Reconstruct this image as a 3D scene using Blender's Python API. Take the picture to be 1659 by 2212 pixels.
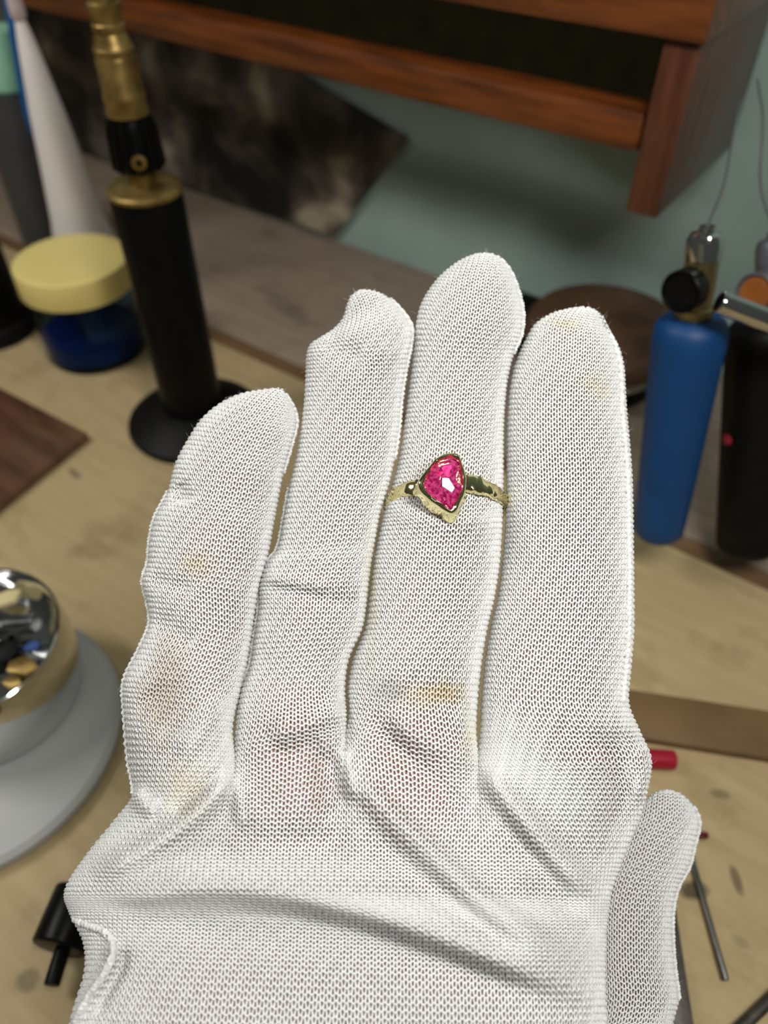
import bpy, bmesh, math, random
import numpy as np
from mathutils import Vector, Matrix

for o in list(bpy.data.objects):
    bpy.data.objects.remove(o)
scene = bpy.context.scene
COL = scene.collection
random.seed(7)
rng = np.random.default_rng(7)

# ------------------------------------------------------------------ camera
FPX, CX, CY, H = 1661.0, 829.5, 1106.0, 0.24
TH, PS = math.radians(45.7), math.radians(35.6)
hv = np.array([-math.sin(PS), math.cos(PS), 0.0]); zv = np.array([0, 0, 1.0])
RV = np.array([hv[1], -hv[0], 0.0])
FV = math.cos(TH) * hv - math.sin(TH) * zv
UV = math.sin(TH) * hv + math.cos(TH) * zv
CAM = np.array([0, 0, H])
cd = bpy.data.cameras.new('camera'); cam = bpy.data.objects.new('camera', cd); COL.objects.link(cam)
cam.matrix_world = Matrix(((RV[0], UV[0], -FV[0], CAM[0]), (RV[1], UV[1], -FV[1], CAM[1]),
                           (RV[2], UV[2], -FV[2], CAM[2]), (0, 0, 0, 1)))
cd.sensor_fit = 'HORIZONTAL'; cd.sensor_width = 36.0; cd.lens = 36.0 * FPX / 1659.0
cd.clip_start = 0.005; cd.clip_end = 20
cd.dof.use_dof = True; cd.dof.focus_distance = 0.138; cd.dof.aperture_fstop = 36.0 / 2.0
cd.dof.aperture_blades = 0
scene.camera = cam

# ------------------------------------------------------------------ world, lamps, exposure
w = bpy.data.worlds.new('world'); scene.world = w; w.use_nodes = True
w.node_tree.nodes['Background'].inputs[0].default_value = (0.95, 1.0, 0.93, 1)
w.node_tree.nodes['Background'].inputs[1].default_value = 0.06


def area(name, loc, target, sx, sy, power, color):
    l = bpy.data.lights.new(name, 'AREA'); l.shape = 'RECTANGLE'; l.size = sx; l.size_y = sy
    l.energy = power; l.color = color
    o = bpy.data.objects.new(name, l); COL.objects.link(o)
    o.location = loc
    zz_ = (Vector(loc) - Vector(target)).normalized(); xx_ = Vector((1, 0, 0)); xx_ = (xx_ - zz_ * xx_.dot(zz_)).normalized(); yy_ = zz_.cross(xx_)
    o.matrix_world = Matrix(((xx_[0], yy_[0], zz_[0], loc[0]), (xx_[1], yy_[1], zz_[1], loc[1]), (xx_[2], yy_[2], zz_[2], loc[2]), (0, 0, 0, 1)))
    return o


def camspace(x, y, d):
    return CAM + RV * x + UV * y + FV * d


LAMP = np.array([0.07, 0.05, 0.37])
area('bench_lamp', LAMP, camspace(0.0, 0.0, 0.15), 0.15, 0.042, 0.80, (1.0, 0.985, 0.955))
area('left_fill', (-0.50, -0.12, 0.60), (-0.25, 0.15, 0.0), 0.30, 0.08, 1.7, (1.0, 0.98, 0.94))  # unseen fill light, added to brighten the background on the left
area('overhead_fill', (0.35, -0.55, 1.55), (0, 0.1, 0), 1.2, 0.25, 2.2, (0.97, 1.0, 0.96))  # unseen overhead fill, added to make up for the weak world light
vs = scene.view_settings
vs.view_transform = 'Standard'; vs.look = 'None'; vs.gamma = 1.0; vs.use_curve_mapping = False
vs.exposure = 0.0

# ------------------------------------------------------------------ pixel -> world helpers


def ray(x, y):
    return RV * ((x - CX) / FPX) + UV * ((CY - y) / FPX) + FV


def at(x, y, d):
    return CAM + ray(x, y) * d


def onz(x, y, z=0.0):
    r = ray(x, y); return CAM + r * ((z - H) / r[2])


def ony(x, y, Y):
    r = ray(x, y); return CAM + r * (Y / r[1])


def proj(p):
    q = np.asarray(p) - CAM; d = q @ FV
    return CX + FPX * (q @ RV) / d, CY - FPX * (q @ UV) / d, d


def z_at(base, py):
    """height above base at which a vertical line through base shows at row py"""
    lo, hi = -0.05, 0.235
    for _ in range(60):
        m = (lo + hi) / 2
        if proj((base[0], base[1], m))[1] > py: lo = m
        else: hi = m
    return lo


def pxr(base, z, px):
    return px * proj((base[0], base[1], z))[2] / FPX


# ------------------------------------------------------------------ materials


def lin(c):
    return tuple(((v / 255) / 12.92 if v / 255 <= 0.04045 else ((v / 255 + 0.055) / 1.055) ** 2.4) for v in c) + (1.0,)


class NT:
    def __init__(s, name):
        s.m = bpy.data.materials.new(name); s.m.use_nodes = True
        s.t = s.m.node_tree; s.b = s.t.nodes['Principled BSDF']

    def n(s, typ, **kw):
        nd = s.t.nodes.new(typ)
        for k, v in kw.items():
            if k.startswith('i_'):
                key = k[2:]
                nd.inputs[int(key) if key.isdigit() else key].default_value = v
            else: setattr(nd, k, v)
        return nd

    def l(s, a, ao, b, bi): s.t.links.new(a.outputs[ao], b.inputs[bi])


def mat(name, c1, c2=None, rough=0.5, metal=0.0, scale=60.0, stretch=(1, 1, 1), bump=0.0, bscale=None, trans=0.0, ior=1.45,
        sheen=0.0, lo=0.35, hi=0.65, spec=0.5, coat=0.0, detail=5.0, distort=0.0):
    q = NT(name); b = q.b
    b.inputs['Roughness'].default_value = rough; b.inputs['Metallic'].default_value = metal
    b.inputs['Transmission Weight'].default_value = trans; b.inputs['IOR'].default_value = ior
    b.inputs['Specular IOR Level'].default_value = spec
    b.inputs['Coat Weight'].default_value = coat
    b.inputs['Sheen Weight'].default_value = sheen
    if c2 is None and bump == 0:
        c2 = tuple(min(255, int(v * 1.08) + 3) for v in c1)
    tc = q.n('ShaderNodeTexCoord'); mp = q.n('ShaderNodeMapping', i_Scale=stretch)
    q.l(tc, 'Object', mp, 0)
    nz = q.n('ShaderNodeTexNoise', i_Scale=scale, i_Detail=detail, i_Distortion=distort); q.l(mp, 0, nz, 'Vector')
    if c2 is not None:
        rp = q.n('ShaderNodeValToRGB'); rp.color_ramp.elements[0].position = lo; rp.color_ramp.elements[1].position = hi
        rp.color_ramp.elements[0].color = lin(c1); rp.color_ramp.elements[1].color = lin(c2)
        q.l(nz, 'Fac', rp, 0); q.l(rp, 0, b, 'Base Color')
    else:
        b.inputs['Base Color'].default_value = lin(c1)
    if bump:
        bp = q.n('ShaderNodeBump', i_Strength=bump, i_Distance=0.0004)
        n2 = q.n('ShaderNodeTexNoise', i_Scale=bscale or scale * 3, i_Detail=4.0); q.l(mp, 0, n2, 'Vector')
        q.l(n2, 'Fac', bp, 'Height'); q.l(bp, 0, b, 'Normal')
    return q.m


# ------------------------------------------------------------------ mesh helpers


def make(name, verts, faces, m, parent=None, smooth=False, mats=None):
    me = bpy.data.meshes.new(name)
    me.from_pydata([tuple(map(float, v)) for v in verts], [], [tuple(map(int, f)) for f in faces])
    me.update()
    if smooth: me.shade_smooth()
    o = bpy.data.objects.new(name, me); COL.objects.link(o)
    if m is not None: me.materials.append(m)
    if parent is not None:
        o.parent = parent
        o.matrix_parent_inverse = parent.matrix_world.inverted()
    return o


def auto_smooth(o, deg=35):
    me = o.data
    bm = bmesh.new(); bm.from_mesh(me)
    for e in bm.edges:
        e.smooth = len(e.link_faces) == 2 and e.calc_face_angle(0) < math.radians(deg)
    for f in bm.faces: f.smooth = True
    bm.to_mesh(me); bm.free()
    return o


def fix(o, bevel=0.0, seg=2, deg=35):
    bm = bmesh.new(); bm.from_mesh(o.data)
    bmesh.ops.remove_doubles(bm, verts=bm.verts, dist=1e-7)
    bmesh.ops.recalc_face_normals(bm, faces=bm.faces)
    if bevel:
        es = [e for e in bm.edges if len(e.link_faces) == 2 and e.calc_face_angle(0) > math.radians(30)]
        bmesh.ops.bevel(bm, geom=es, offset=bevel, segments=seg, affect='EDGES', profile=0.5)
    bm.to_mesh(o.data); bm.free()
    return auto_smooth(o, deg)


def box(name, lo, hi, m, parent=None, bevel=0.0):
    x0, y0, z0 = lo; x1, y1, z1 = hi
    v = [(x0, y0, z0), (x1, y0, z0), (x1, y1, z0), (x0, y1, z0), (x0, y0, z1), (x1, y0, z1), (x1, y1, z1), (x0, y1, z1)]
    f = [(0, 3, 2, 1), (4, 5, 6, 7), (0, 1, 5, 4), (1, 2, 6, 5), (2, 3, 7, 6), (3, 0, 4, 7)]
    return fix(make(name, v, f, m, parent), bevel)


def prism(name, pts, vec, m, parent=None, bevel=0.0):
    """polygon of 3D points extruded by vec"""
    pts = [np.asarray(p, float) for p in pts]; vec = np.asarray(vec, float); n = len(pts)
    v = pts + [p + vec for p in pts]
    f = [tuple(range(n))[::-1], tuple(range(n, 2 * n))] + [(i, (i + 1) % n, n + (i + 1) % n, n + i) for i in range(n)]
    return fix(make(name, v, f, m, parent), bevel)


def frame(axis):
    a = np.asarray(axis, float); a = a / np.linalg.norm(a)
    t = np.array([0, 0, 1.0]) if abs(a[2]) < 0.9 else np.array([1.0, 0, 0])
    x = np.cross(t, a); x /= np.linalg.norm(x); y = np.cross(a, x)
    return x, y, a


def lathe(name, origin, axis, prof, m, parent=None, seg=48, deg=35, wave=None):
    """prof: list of (height along axis, radius). wave(k,ang) -> radius factor for profile ring k"""
    x, y, a = frame(axis); o = np.asarray(origin, float)
    v, f, rings = [], [], []
    for k, (h, r) in enumerate(prof):
        if r < 1e-7:
            rings.append([len(v)]); v.append(o + a * h); continue
        ring = []
        for i in range(seg):
            an = 2 * math.pi * i / seg
            rr = r * (wave(k, an) if wave else 1)
            ring.append(len(v)); v.append(o + a * h + (x * math.cos(an) + y * math.sin(an)) * rr)
        rings.append(ring)
    for A, B in zip(rings, rings[1:]):
        if len(A) == 1 and len(B) == 1: continue
        for i in range(seg):
            j = (i + 1) % seg
            if len(A) == 1: f.append((A[0], B[j], B[i]))
            elif len(B) == 1: f.append((A[i], A[j], B[0]))
            else: f.append((A[i], A[j], B[j], B[i]))
    return fix(make(name, v, f, m, parent), 0, deg=deg)


def cyl(name, p0, p1, r0, m, parent=None, r1=None, seg=32, round_=0.0):
    p0 = np.asarray(p0, float); p1 = np.asarray(p1, float); L = np.linalg.norm(p1 - p0)
    if r1 is None: r1 = r0
    rd = round_
    if rd:
        pr = [(0, 0), (0, r0 - rd)]
        for q in (0.25, 0.5, 0.75): pr.append((rd * (1 - math.cos(q * math.pi / 2)), r0 - rd + rd * math.sin(q * math.pi / 2)))
        pr += [(rd, r0), (L - rd, r1)]
        for q in (0.25, 0.5, 0.75): pr.append((L - rd + rd * math.sin(q * math.pi / 2), r1 - rd + rd * math.cos(q * math.pi / 2)))
        pr += [(L, r1 - rd), (L, 0)]
    else:
        pr = [(0, 0), (0, r0), (L, r1), (L, 0)]
    return lathe(name, p0, p1 - p0, pr, m, parent, seg)


def tube(name, pts, rad, m, parent=None, sides=8, cap=True):
    pts = np.asarray(pts, float); n = len(pts)
    rad = np.broadcast_to(np.asarray(rad, float), (n,))
    T = np.gradient(pts, axis=0); T /= np.linalg.norm(T, axis=1)[:, None]
    x, y, _ = frame(T[0]); v, f = [], []
    for i in range(n):
        x = x - T[i] * (x @ T[i]); x /= np.linalg.norm(x); y = np.cross(T[i], x)
        for k in range(sides):
            an = 2 * math.pi * k / sides
            v.append(pts[i] + (x * math.cos(an) + y * math.sin(an)) * rad[i])
    for i in range(n - 1):
        for k in range(sides):
            j = (k + 1) % sides
            f.append((i * sides + k, i * sides + j, (i + 1) * sides + j, (i + 1) * sides + k))
    if cap:
        f.append(tuple(range(sides))[::-1]); f.append(tuple(range((n - 1) * sides, n * sides)))
    return fix(make(name, v, f, m, parent), deg=60)


def empty(name, loc, label, cat, group=None):
    o = bpy.data.objects.new(name, None); COL.objects.link(o)
    o.location = tuple(map(float, loc)); o.empty_display_size = 0.01
    o['label'] = label; o['category'] = cat
    if group: o['group'] = group
    bpy.context.view_layer.update()
    return o


def tag(o, label, cat, group=None):
    o['label'] = label; o['category'] = cat
    if group: o['group'] = group
    return o


def spline(P, n):
    """Catmull-Rom through the points, n samples"""
    P = np.asarray(P, float); t = np.linspace(0, len(P) - 1, n)
    return hermite(P, t)


def hermite(P, t):
    P = np.asarray(P, float); one = P.ndim == 1
    if one: P = P[:, None]
    M = np.gradient(P, axis=0)
    i = np.clip(np.floor(t).astype(int), 0, len(P) - 2); u = (t - i)[:, None]
    a, b, ma, mb = P[i], P[i + 1], M[i], M[i + 1]
    r = (2 * u ** 3 - 3 * u ** 2 + 1) * a + (u ** 3 - 2 * u ** 2 + u) * ma + (-2 * u ** 3 + 3 * u ** 2) * b + (u ** 3 - u ** 2) * mb
    return r[:, 0] if one else r


# ================================================================== the room
YW = 0.378
M_wall = mat('painted_plaster', (148, 170, 161), (164, 186, 177), 0.75, scale=14, bump=0.5, bscale=160)
wall = box('wall_back', (-1.6, YW, -0.76), (1.2, YW + 0.03, 1.2), M_wall)
wall['kind'] = 'structure'


def bench_mat(name, c1, c2, c3, blobs, grain):
    q = NT(name); b = q.b; b.inputs['Roughness'].default_value = 0.55
    b.inputs['Specular IOR Level'].default_value = 0.3
    tc = q.n('ShaderNodeTexCoord')
    mp = q.n('ShaderNodeMapping', i_Scale=(1, 9, 1), i_Rotation=(0, 0, grain)); q.l(tc, 'Object', mp, 0)
    n1 = q.n('ShaderNodeTexNoise', i_Scale=22.0, i_Detail=7.0, i_Roughness=0.6); q.l(mp, 0, n1, 'Vector')
    r1 = q.n('ShaderNodeValToRGB'); r1.color_ramp.elements[0].position = .3; r1.color_ramp.elements[1].position = .7
    r1.color_ramp.elements[0].color = lin(c1); r1.color_ramp.elements[1].color = lin(c2); q.l(n1, 'Fac', r1, 0)
    n2 = q.n('ShaderNodeTexNoise', i_Scale=38.0, i_Detail=5.0, i_Roughness=0.6); q.l(tc, 'Object', n2, 'Vector')
    r2 = q.n('ShaderNodeValToRGB'); r2.color_ramp.elements[0].position = .52; r2.color_ramp.elements[1].position = .78
    r2.color_ramp.elements[0].color = (0, 0, 0, 1); r2.color_ramp.elements[1].color = (.75, .75, .75, 1); q.l(n2, 'Fac', r2, 0)
    mx = q.n('ShaderNodeMix', data_type='RGBA', i_7=lin(c3)); q.l(r2, 0, mx, 0); q.l(r1, 0, mx, 6)
    last, out = mx, 2
    n3 = q.n('ShaderNodeTexNoise', i_Scale=160.0, i_Detail=3.0); q.l(tc, 'Object', n3, 'Vector')
    for (px, py, rx, ry, rot, strength) in blobs:
        p = onz(px, py); d = proj(p)[2]
        m2 = q.n('ShaderNodeMapping', vector_type='TEXTURE', i_Location=tuple(p), i_Rotation=(0, 0, rot),
                 i_Scale=(rx * d / FPX, ry * d / FPX, 1.0)); q.l(tc, 'Object', m2, 0)
        ln = q.n('ShaderNodeVectorMath', operation='LENGTH'); q.l(m2, 0, ln, 0)
        ad = q.n('ShaderNodeMath', operation='MULTIPLY_ADD', i_1=0.9, i_2=-0.45); q.l(n3, 'Fac', ad, 0)
        sm = q.n('ShaderNodeMath', operation='ADD'); q.l(ln, 'Value', sm, 0); q.l(ad, 0, sm, 1)
        mr = q.n('ShaderNodeMapRange', i_1=1.15, i_2=0.6, i_3=0.0, i_4=strength); q.l(sm, 0, mr, 0)
        mm = q.n('ShaderNodeMix', data_type='RGBA', i_7=lin((46, 40, 34))); q.l(mr, 0, mm, 0); q.l(last, out, mm, 6)
        last, out = mm, 2
    q.l(last, out, b, 'Base Color')
    bp = q.n('ShaderNodeBump', i_Strength=0.25, i_Distance=0.0004); q.l(n1, 'Fac', bp, 'Height'); q.l(bp, 0, b, 'Normal')
    return q.m


blobs = [(1500, 1925, 34, 22, 0.7, 0.8), (1590, 1900, 30, 12, -0.9, 0.6), (545, 1335, 16, 30, 0.2, 0.9),
         (160, 1022, 28, 10, -0.2, 0.5), (60, 2120, 30, 24, 0.3, 0.45), (200, 1190, 60, 26, 0.6, 0.18),
         (1555, 1715, 24, 12, 0.5, 0.4), (1600, 2035, 22, 12, 0, 0.25)]
M_bench = bench_mat('worn_plywood', (182, 160, 117), (199, 177, 134), (154, 131, 93), blobs, -0.35)
M_back = bench_mat('greyed_board', (138, 121, 105), (154, 138, 120), (112, 97, 83), [(620, 665, 110, 26, -0.3, 0.3), (560, 560, 60, 30, 0.3, 0.15)], 0.1)
M_strip = mat('dark_joint_wood', (104, 78, 52), (128, 98, 66), 0.6, scale=40, stretch=(1, 6, 1))
JY = 0.250
bench = empty('workbench', (-0.3, 0.1, -0.02), 'pale worn plywood workbench top with dark joint strip and stains', 'workbench')
box('front_board', (-1.2, -0.45, -0.018), (0.7, JY - 0.006, 0.0), M_bench, bench, 0.0008)
box('joint_strip', (-1.2, JY - 0.0055, -0.018), (0.7, JY + 0.0035, -0.0012), M_strip, bench)
box('back_board', (-1.2, JY + 0.004, -0.018), (0.7, YW - 0.0005, 0.0), M_back, bench, 0.0008)

for lx in (-1.15, 0.6):
    for ly in (-0.41, YW - 0.08):
        box('leg', (lx, ly, -0.76), (lx + .05, ly + .05, -0.0181), M_strip, bench)
M_floor = mat('floor_tile', (120, 116, 108), (134, 130, 120), 0.6, scale=6)
fl = box('floor', (-1.6, -1.4, -0.79), (1.2, YW + .03, -0.7601), M_floor); fl['kind'] = 'structure'

# ------------------------------------------------------------------ wall shelf
M_wood = mat('varnished_wood', (80, 40, 15), (120, 64, 25), 0.34, scale=26, stretch=(1, 9, 9), bump=0.15, coat=0.25)
M_woodv = mat('varnished_wood_upright', (72, 38, 24), (100, 57, 37), 0.36, scale=26, stretch=(9, 9, 1), bump=0.15, coat=0.2)
sx1, sx0 = -0.0812, -0.0940; sf = 0.2915; zb = 0.108; zt = 0.167
shelf = empty('wall_shelf', (-0.4, YW, 0.108), 'reddish brown varnished wooden shelf on the wall with a front rail', 'shelf')
box('side_panel', (sx0, sf, zb), (sx1, YW - 0.0004, zt), M_woodv, shelf, 0.0012)
box('side_panel', (-0.80, sf, zb), (-0.787, YW - 0.0004, zt), M_woodv, shelf, 0.0012)
box('top_board', (-0.806, sf - 0.0035, zt + 0.0003), (sx1 + 0.002, YW - 0.0004, zt + 0.0165), M_wood, shelf, 0.0015)
box('front_rail', (-0.7865, sf + 0.002, 0.1275), (sx0 - 0.0004, sf + 0.019, 0.1432), M_wood, shelf, 0.0042)
M_dark = mat('dark_backing', (66, 70, 54), (82, 86, 68), 0.9, scale=90, bump=0.4)
box('back_panel', (-0.7865, YW - 0.0055, zb + 0.004), (sx0 - 0.0004, YW - 0.0006, zt - 0.0003), M_dark, shelf)

# sooty sheet leaning against the wall
qs = NT('sooty_sheet'); b = qs.b; b.inputs['Roughness'].default_value = 0.6
tc = qs.n('ShaderNodeTexCoord'); n1 = qs.n('ShaderNodeTexNoise', i_Scale=19.0, i_Detail=6.0, i_Distortion=0.4); qs.l(tc, 'Object', n1, 'Vector')
rp = qs.n('ShaderNodeValToRGB'); e = rp.color_ramp.elements
e[0].position = .38; e[0].color = lin((14, 12, 9)); e[1].position = .66; e[1].color = lin((165, 156, 132))
for p, c in ((.46, (60, 52, 44)), (.56, (98, 90, 78))):
    x = e.new(p); x.color = lin(c)
qs.l(n1, 'Fac', rp, 0); qs.l(rp, 0, b, 'Base Color')
ys = YW - 0.004
pts = [ony(880, 300, ys), ony(722, 511, ys), ony(240, 349, ys), ony(60, 287, ys), ony(40, 0, ys), ony(330, -60, ys), ony(560, 110, ys)]
zmin = min(p[2] for p in pts)
for p in pts: p[2] = max(p[2], 0.0004)
tag(prism('sooty_sheet', pts, (0, 0.0022, 0), qs.m), 'dark soot-stained sheet standing against the wall behind the torch', 'sheet')

# ================================================================== things on the bench, left
M_black = mat('black_plastic', (9, 9, 9), (14, 14, 13), 0.34, scale=200, spec=0.14)
M_blackm = mat('matt_black', (11, 11, 11), (17, 16, 16), 0.5, scale=200, spec=0.2)
M_brass = mat('aged_brass', (112, 90, 48), (160, 134, 76), 0.42, metal=0.7, scale=120, bump=0.2)
M_chrome = mat('chrome', (205, 205, 203), (220, 220, 218), 0.09, metal=1.0, scale=30)
M_steel = mat('steel', (120, 120, 120), (150, 150, 148), 0.3, metal=1.0, scale=90)

# torch
tb = onz(425, 912, 0.0)
torch = empty('gas_torch', tb, 'black pencil gas torch with brass nozzle standing on round base', 'torch')
rb = pxr(tb, 0.004, 143); rh = pxr(tb, 0.02, 64)
Zc = z_at(tb, 398)
lathe('base', tb, zv, [(0.0, 0), (0.0, rb * 0.97), (0.002, rb), (0.004, rb * 0.985), (0.0075, rb * .8), (0.0105, rb * .58), (0.012, rh * 1.05), (0.012, 0)], M_blackm, torch, 64)
lathe('handle', tb, zv, [(0.0121, 0), (0.0121, rh), (0.0125, rh * 1.0), (Zc - 0.0035, rh * 1.0), (Zc - 0.003, rh * .985), (Zc - 0.003, 0)], M_black, torch, 64)
cap = lathe('brass_cap', tb, zv, [(Zc - 0.0029, 0), (Zc - 0.0029, rh * 1.0), (Zc - 0.0026, rh * 1.04), (Zc - 0.0012, rh * 1.04), (Zc - .0003, rh * .98), (Zc, rh * .9), (Zc + 0.0012, rh * .4), (Zc + 0.0014, 0)], M_brass, torch, 64)
zk0, zk1 = z_at(tb, 362), z_at(tb, 250)
rk = pxr(tb, zk0, 54)
cyl('stem', tb + zv * (Zc + 0.0005), tb + zv * (zk0 + 0.001), rk * .55, M_brass, torch)
lathe('knob', tb, zv, [(zk0, 0), (zk0, rk * .86), (zk0 + .0015, rk), (zk1 - .0035, rk * .92), (zk1, rk * .78), (zk1, 0)], M_black, torch, 96,
      wave=lambda k, a: 1.0 + 0.07 * (1 if math.cos(13 * a) > 0 else -1), deg=25)
jd = CAM - tb; jd[2] = 0; jd /= np.linalg.norm(jd); jd = jd + np.array([0, 0, 0.12])
jp = tb + zv * (zk0 + 0.0042)
lathe('jet_hole', jp + jd * (rk * .98), jd, [(-.002, 0), (-.002, .0027), (.0012, .0027), (.0014, .0013), (.0004, .0011), (.0004, 0)], M_brass, torch, 24)
zb1, zb2, zb3 = z_at(tb, 245), z_at(tb, 95), z_at(tb, 5)
r1 = pxr(tb, zb1, 45); r2 = pxr(tb, zb2, 44); r3 = pxr(tb, zb3, 34)
zz = [zb1 + (zb2 - zb1) * t for t in (0, .06, .12, .2, .24, .3, .34, .8, .86, .9, .96, 1.0)]
rr = [r1, r1 * 1.0, r1 * .97, r1 * .97, r1 * 1.0, r1 * 1.0, r1 * .95, r1 * .95, r2 * .96, r2 * 1.0, r2 * 1.02, r2 * .93]
pr = [(zz[0], 0)] + list(zip(zz, rr))
dz = zb3 - zb2
pr += [(zb2 + dz * t, r3 * q) for t, q in ((.12, 1.18), (.3, 1.0), (.35, 1.08), (.5, 1.08), (.55, .98), (.8, .98), (.85, 1.06), (1.0, 1.06), (1.05, .9), (1.5, .85), (1.5, 0))]
lathe('nozzle', tb, zv, pr, M_brass, torch, 48)

# jar
jb = onz(212, 752, 0.0)
rj = pxr(jb, 0.01, 106); zl0, zl1 = z_at(jb, 612), z_at(jb, 558)
jar = empty('jar', jb, 'small clear jar of blue liquid with a pale yellow screw lid', 'jar')
M_glass = mat('clear_plastic', (176, 206, 230), None, 0.08, trans=1.0, ior=1.12, bump=0.02)
M_liquid = mat('blue_liquid', (12, 54, 108), (14, 62, 120), 0.05, trans=0.3, ior=1.33, scale=20)
M_lid = mat('yellow_lid', (236, 214, 132), (240, 220, 140), 0.42, scale=30)
t = 0.0011
lathe('glass_body', jb, zv, [(0.0, 0), (0.0, rj * .9), (.0008, rj * .96), (.003, rj), (zl0 - .002, rj), (zl0 + .004, rj * .94), (zl0 + .004, rj * .94 - t), (zl0 - .002, rj - t), (.004, rj - t), (.0022, rj * .9), (.0022, 0)], M_glass, jar, 64)
zq = z_at(jb, 706)
lathe('blue_liquid', jb, zv, [(.0026, 0), (.0026, rj * .9), (.0044, rj - t * 1.15), (zq, rj - t * 1.15), (zq, 0)], M_liquid, jar, 64)
rl = pxr(jb, zl1, 123)
lathe('lid', jb, zv, [(zl0, rj * .95), (zl0, rl), (zl0 + .001, rl * 1.005), (zl1 - .0015, rl), (zl1 - .0004, rl * .985), (zl1, rl * .95), (zl1 - .0002, rl * .8), (zl1, 0)], M_lid, jar, 64)

# white tapered squeeze bottle behind the jar
wb = onz(218, 640, 0.0)
z0, z1 = z_at(wb, 470), z_at(wb, 45)
M_white = mat('white_plastic', (240, 232, 228), (244, 238, 234), 0.4, scale=20)
M_whitep = mat('translucent_tip', (205, 186, 184), (214, 198, 196), 0.35, scale=20)
wbt = empty('squeeze_bottle', wb, 'tall white tapered plastic bottle behind the yellow-lidded jar', 'bottle')
lathe('body', wb, zv, [(0, 0), (0, pxr(wb, 0, 74)), (.002, pxr(wb, 0, 78)), (z0 * .5, pxr(wb, z0 * .5, 72)), (z0, pxr(wb, z0, 56)), (z0 + (z1 - z0) * .3, pxr(wb, z0 + (z1 - z0) * .3, 46)),
                       (z0 + (z1 - z0) * .6, pxr(wb, z0 + (z1 - z0) * .6, 36)), (z0 + (z1 - z0) * .9, pxr(wb, z0 + (z1 - z0) * .9, 20)), (z1, pxr(wb, z1, 12)), (z1, 0)], M_white, wbt, 48)
z2 = z_at(wb, -60)
lathe('tip', wb, zv, [(z1 + .0001, 0), (z1 + .0001, pxr(wb, z1, 11)), (z1 + .002, pxr(wb, z1, 17)), (z1 + .006, pxr(wb, z1, 17)), (z2, pxr(wb, z2, 12)), (z2, 0)], M_whitep, wbt, 32)
# blue stick
M_bstick = mat('blue_plastic', (10, 88, 158), (16, 100, 170), 0.35, scale=20)
sb0 = onz(122, 560, 0.0); sb1 = ony(40, 120, sb0[1] + 0.012)
d = sb1 - sb0
st = cyl('plastic_stick', sb0 + np.array([0, 0, .0016]), sb0 + d * 1.25, pxr(sb0, 0, 15), M_bstick, None, r1=pxr(sb0, .1, 9), seg=20, round_=0.0008)
tag(st, 'thin bright blue plastic stick leaning beside the white tapered bottle', 'stick')
# mint capped bottle
mb = onz(138, 530, 0.0)
mbt = empty('mint_cap_bottle', mb, 'dark clear bottle with mint green cap at the upper left edge', 'bottle')
M_smoke = mat('smoky_glass', (92, 92, 92), (104, 104, 102), 0.12, trans=0.55, ior=1.2, scale=20)
M_mint = mat('mint_plastic', (158, 214, 180), (168, 222, 190), 0.4, scale=20)
M_fill = mat('grey_white_paste', (168, 168, 164), (186, 186, 182), 0.6, scale=60)
zm0, zm1 = z_at(mb, 178), z_at(mb, 60); zf = z_at(mb, 470)
rm = pxr(mb, 0.02, 80)
lathe('glass_body', mb, zv, [(0, 0), (0, rm * .92), (.002, rm), (zm0 * .62, rm), (zm0 * .88, rm * .8), (zm0 - .002, rm * .72), (zm0 - .002, rm * .66), (zm0 * .87, rm * .73), (zm0 * .6, rm * .94), (.003, rm * .94), (.003, 0)], M_smoke, mbt, 48)
lathe('contents', mb, zv, [(.0034, 0), (.0034, rm * .92), (zf, rm * .92), (zf, 0)], M_fill, mbt, 40)
lathe('cap', mb, zv, [(zm0 - .0018, 0), (zm0 - .0018, pxr(mb, zm0, 52)), (zm0, pxr(mb, zm0, 54)), (zm1 - .002, pxr(mb, zm1, 46)), (zm1, pxr(mb, zm1, 42)), (zm1, 0)], M_mint, mbt, 40)
# black stand at left edge
bb = onz(-14, 712, 0.0)
bst = empty('black_stand', bb, 'black cylinder on a wide black foot cut by the left edge', 'stand')
rbb = pxr(bb, 0.05, 82)
lathe('foot', bb, zv, [(0, 0), (0, rbb * 1.2), (.003, rbb * 1.22), (.008, rbb * 1.15), (.0095, rbb * 1.05), (.0095, 0)], M_blackm, bst, 48)
lathe('column', bb, zv, [(.0096, 0), (.0096, rbb), (z_at(bb, 395), rbb * .98), (z_at(bb, 385), rbb * .9), (z_at(bb, 385), 0)], M_black, bst, 48)

# brown board corner
M_brown = mat('dark_brown_board', (78, 50, 36), (104, 72, 54), 0.35, scale=24, stretch=(1, 5, 1), coat=0.3)
hz = 0.0045
c1 = onz(190, 936, hz); c2 = onz(0, 838, hz); c4 = onz(0, 1088, hz)
e1 = (c2 - c1) / np.linalg.norm(c2 - c1); e2 = (c4 - c1) / np.linalg.norm(c4 - c1)
p = [c1, c1 + e1 * .16, c1 + e1 * .16 + e2 * .11, c1 + e2 * .11]
for v in p: v[2] = 0.0002
tag(prism('wooden_board', p, (0, 0, hz), M_brown, None, 0.0006), 'dark reddish brown flat board with its corner by the torch base', 'board')

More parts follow.
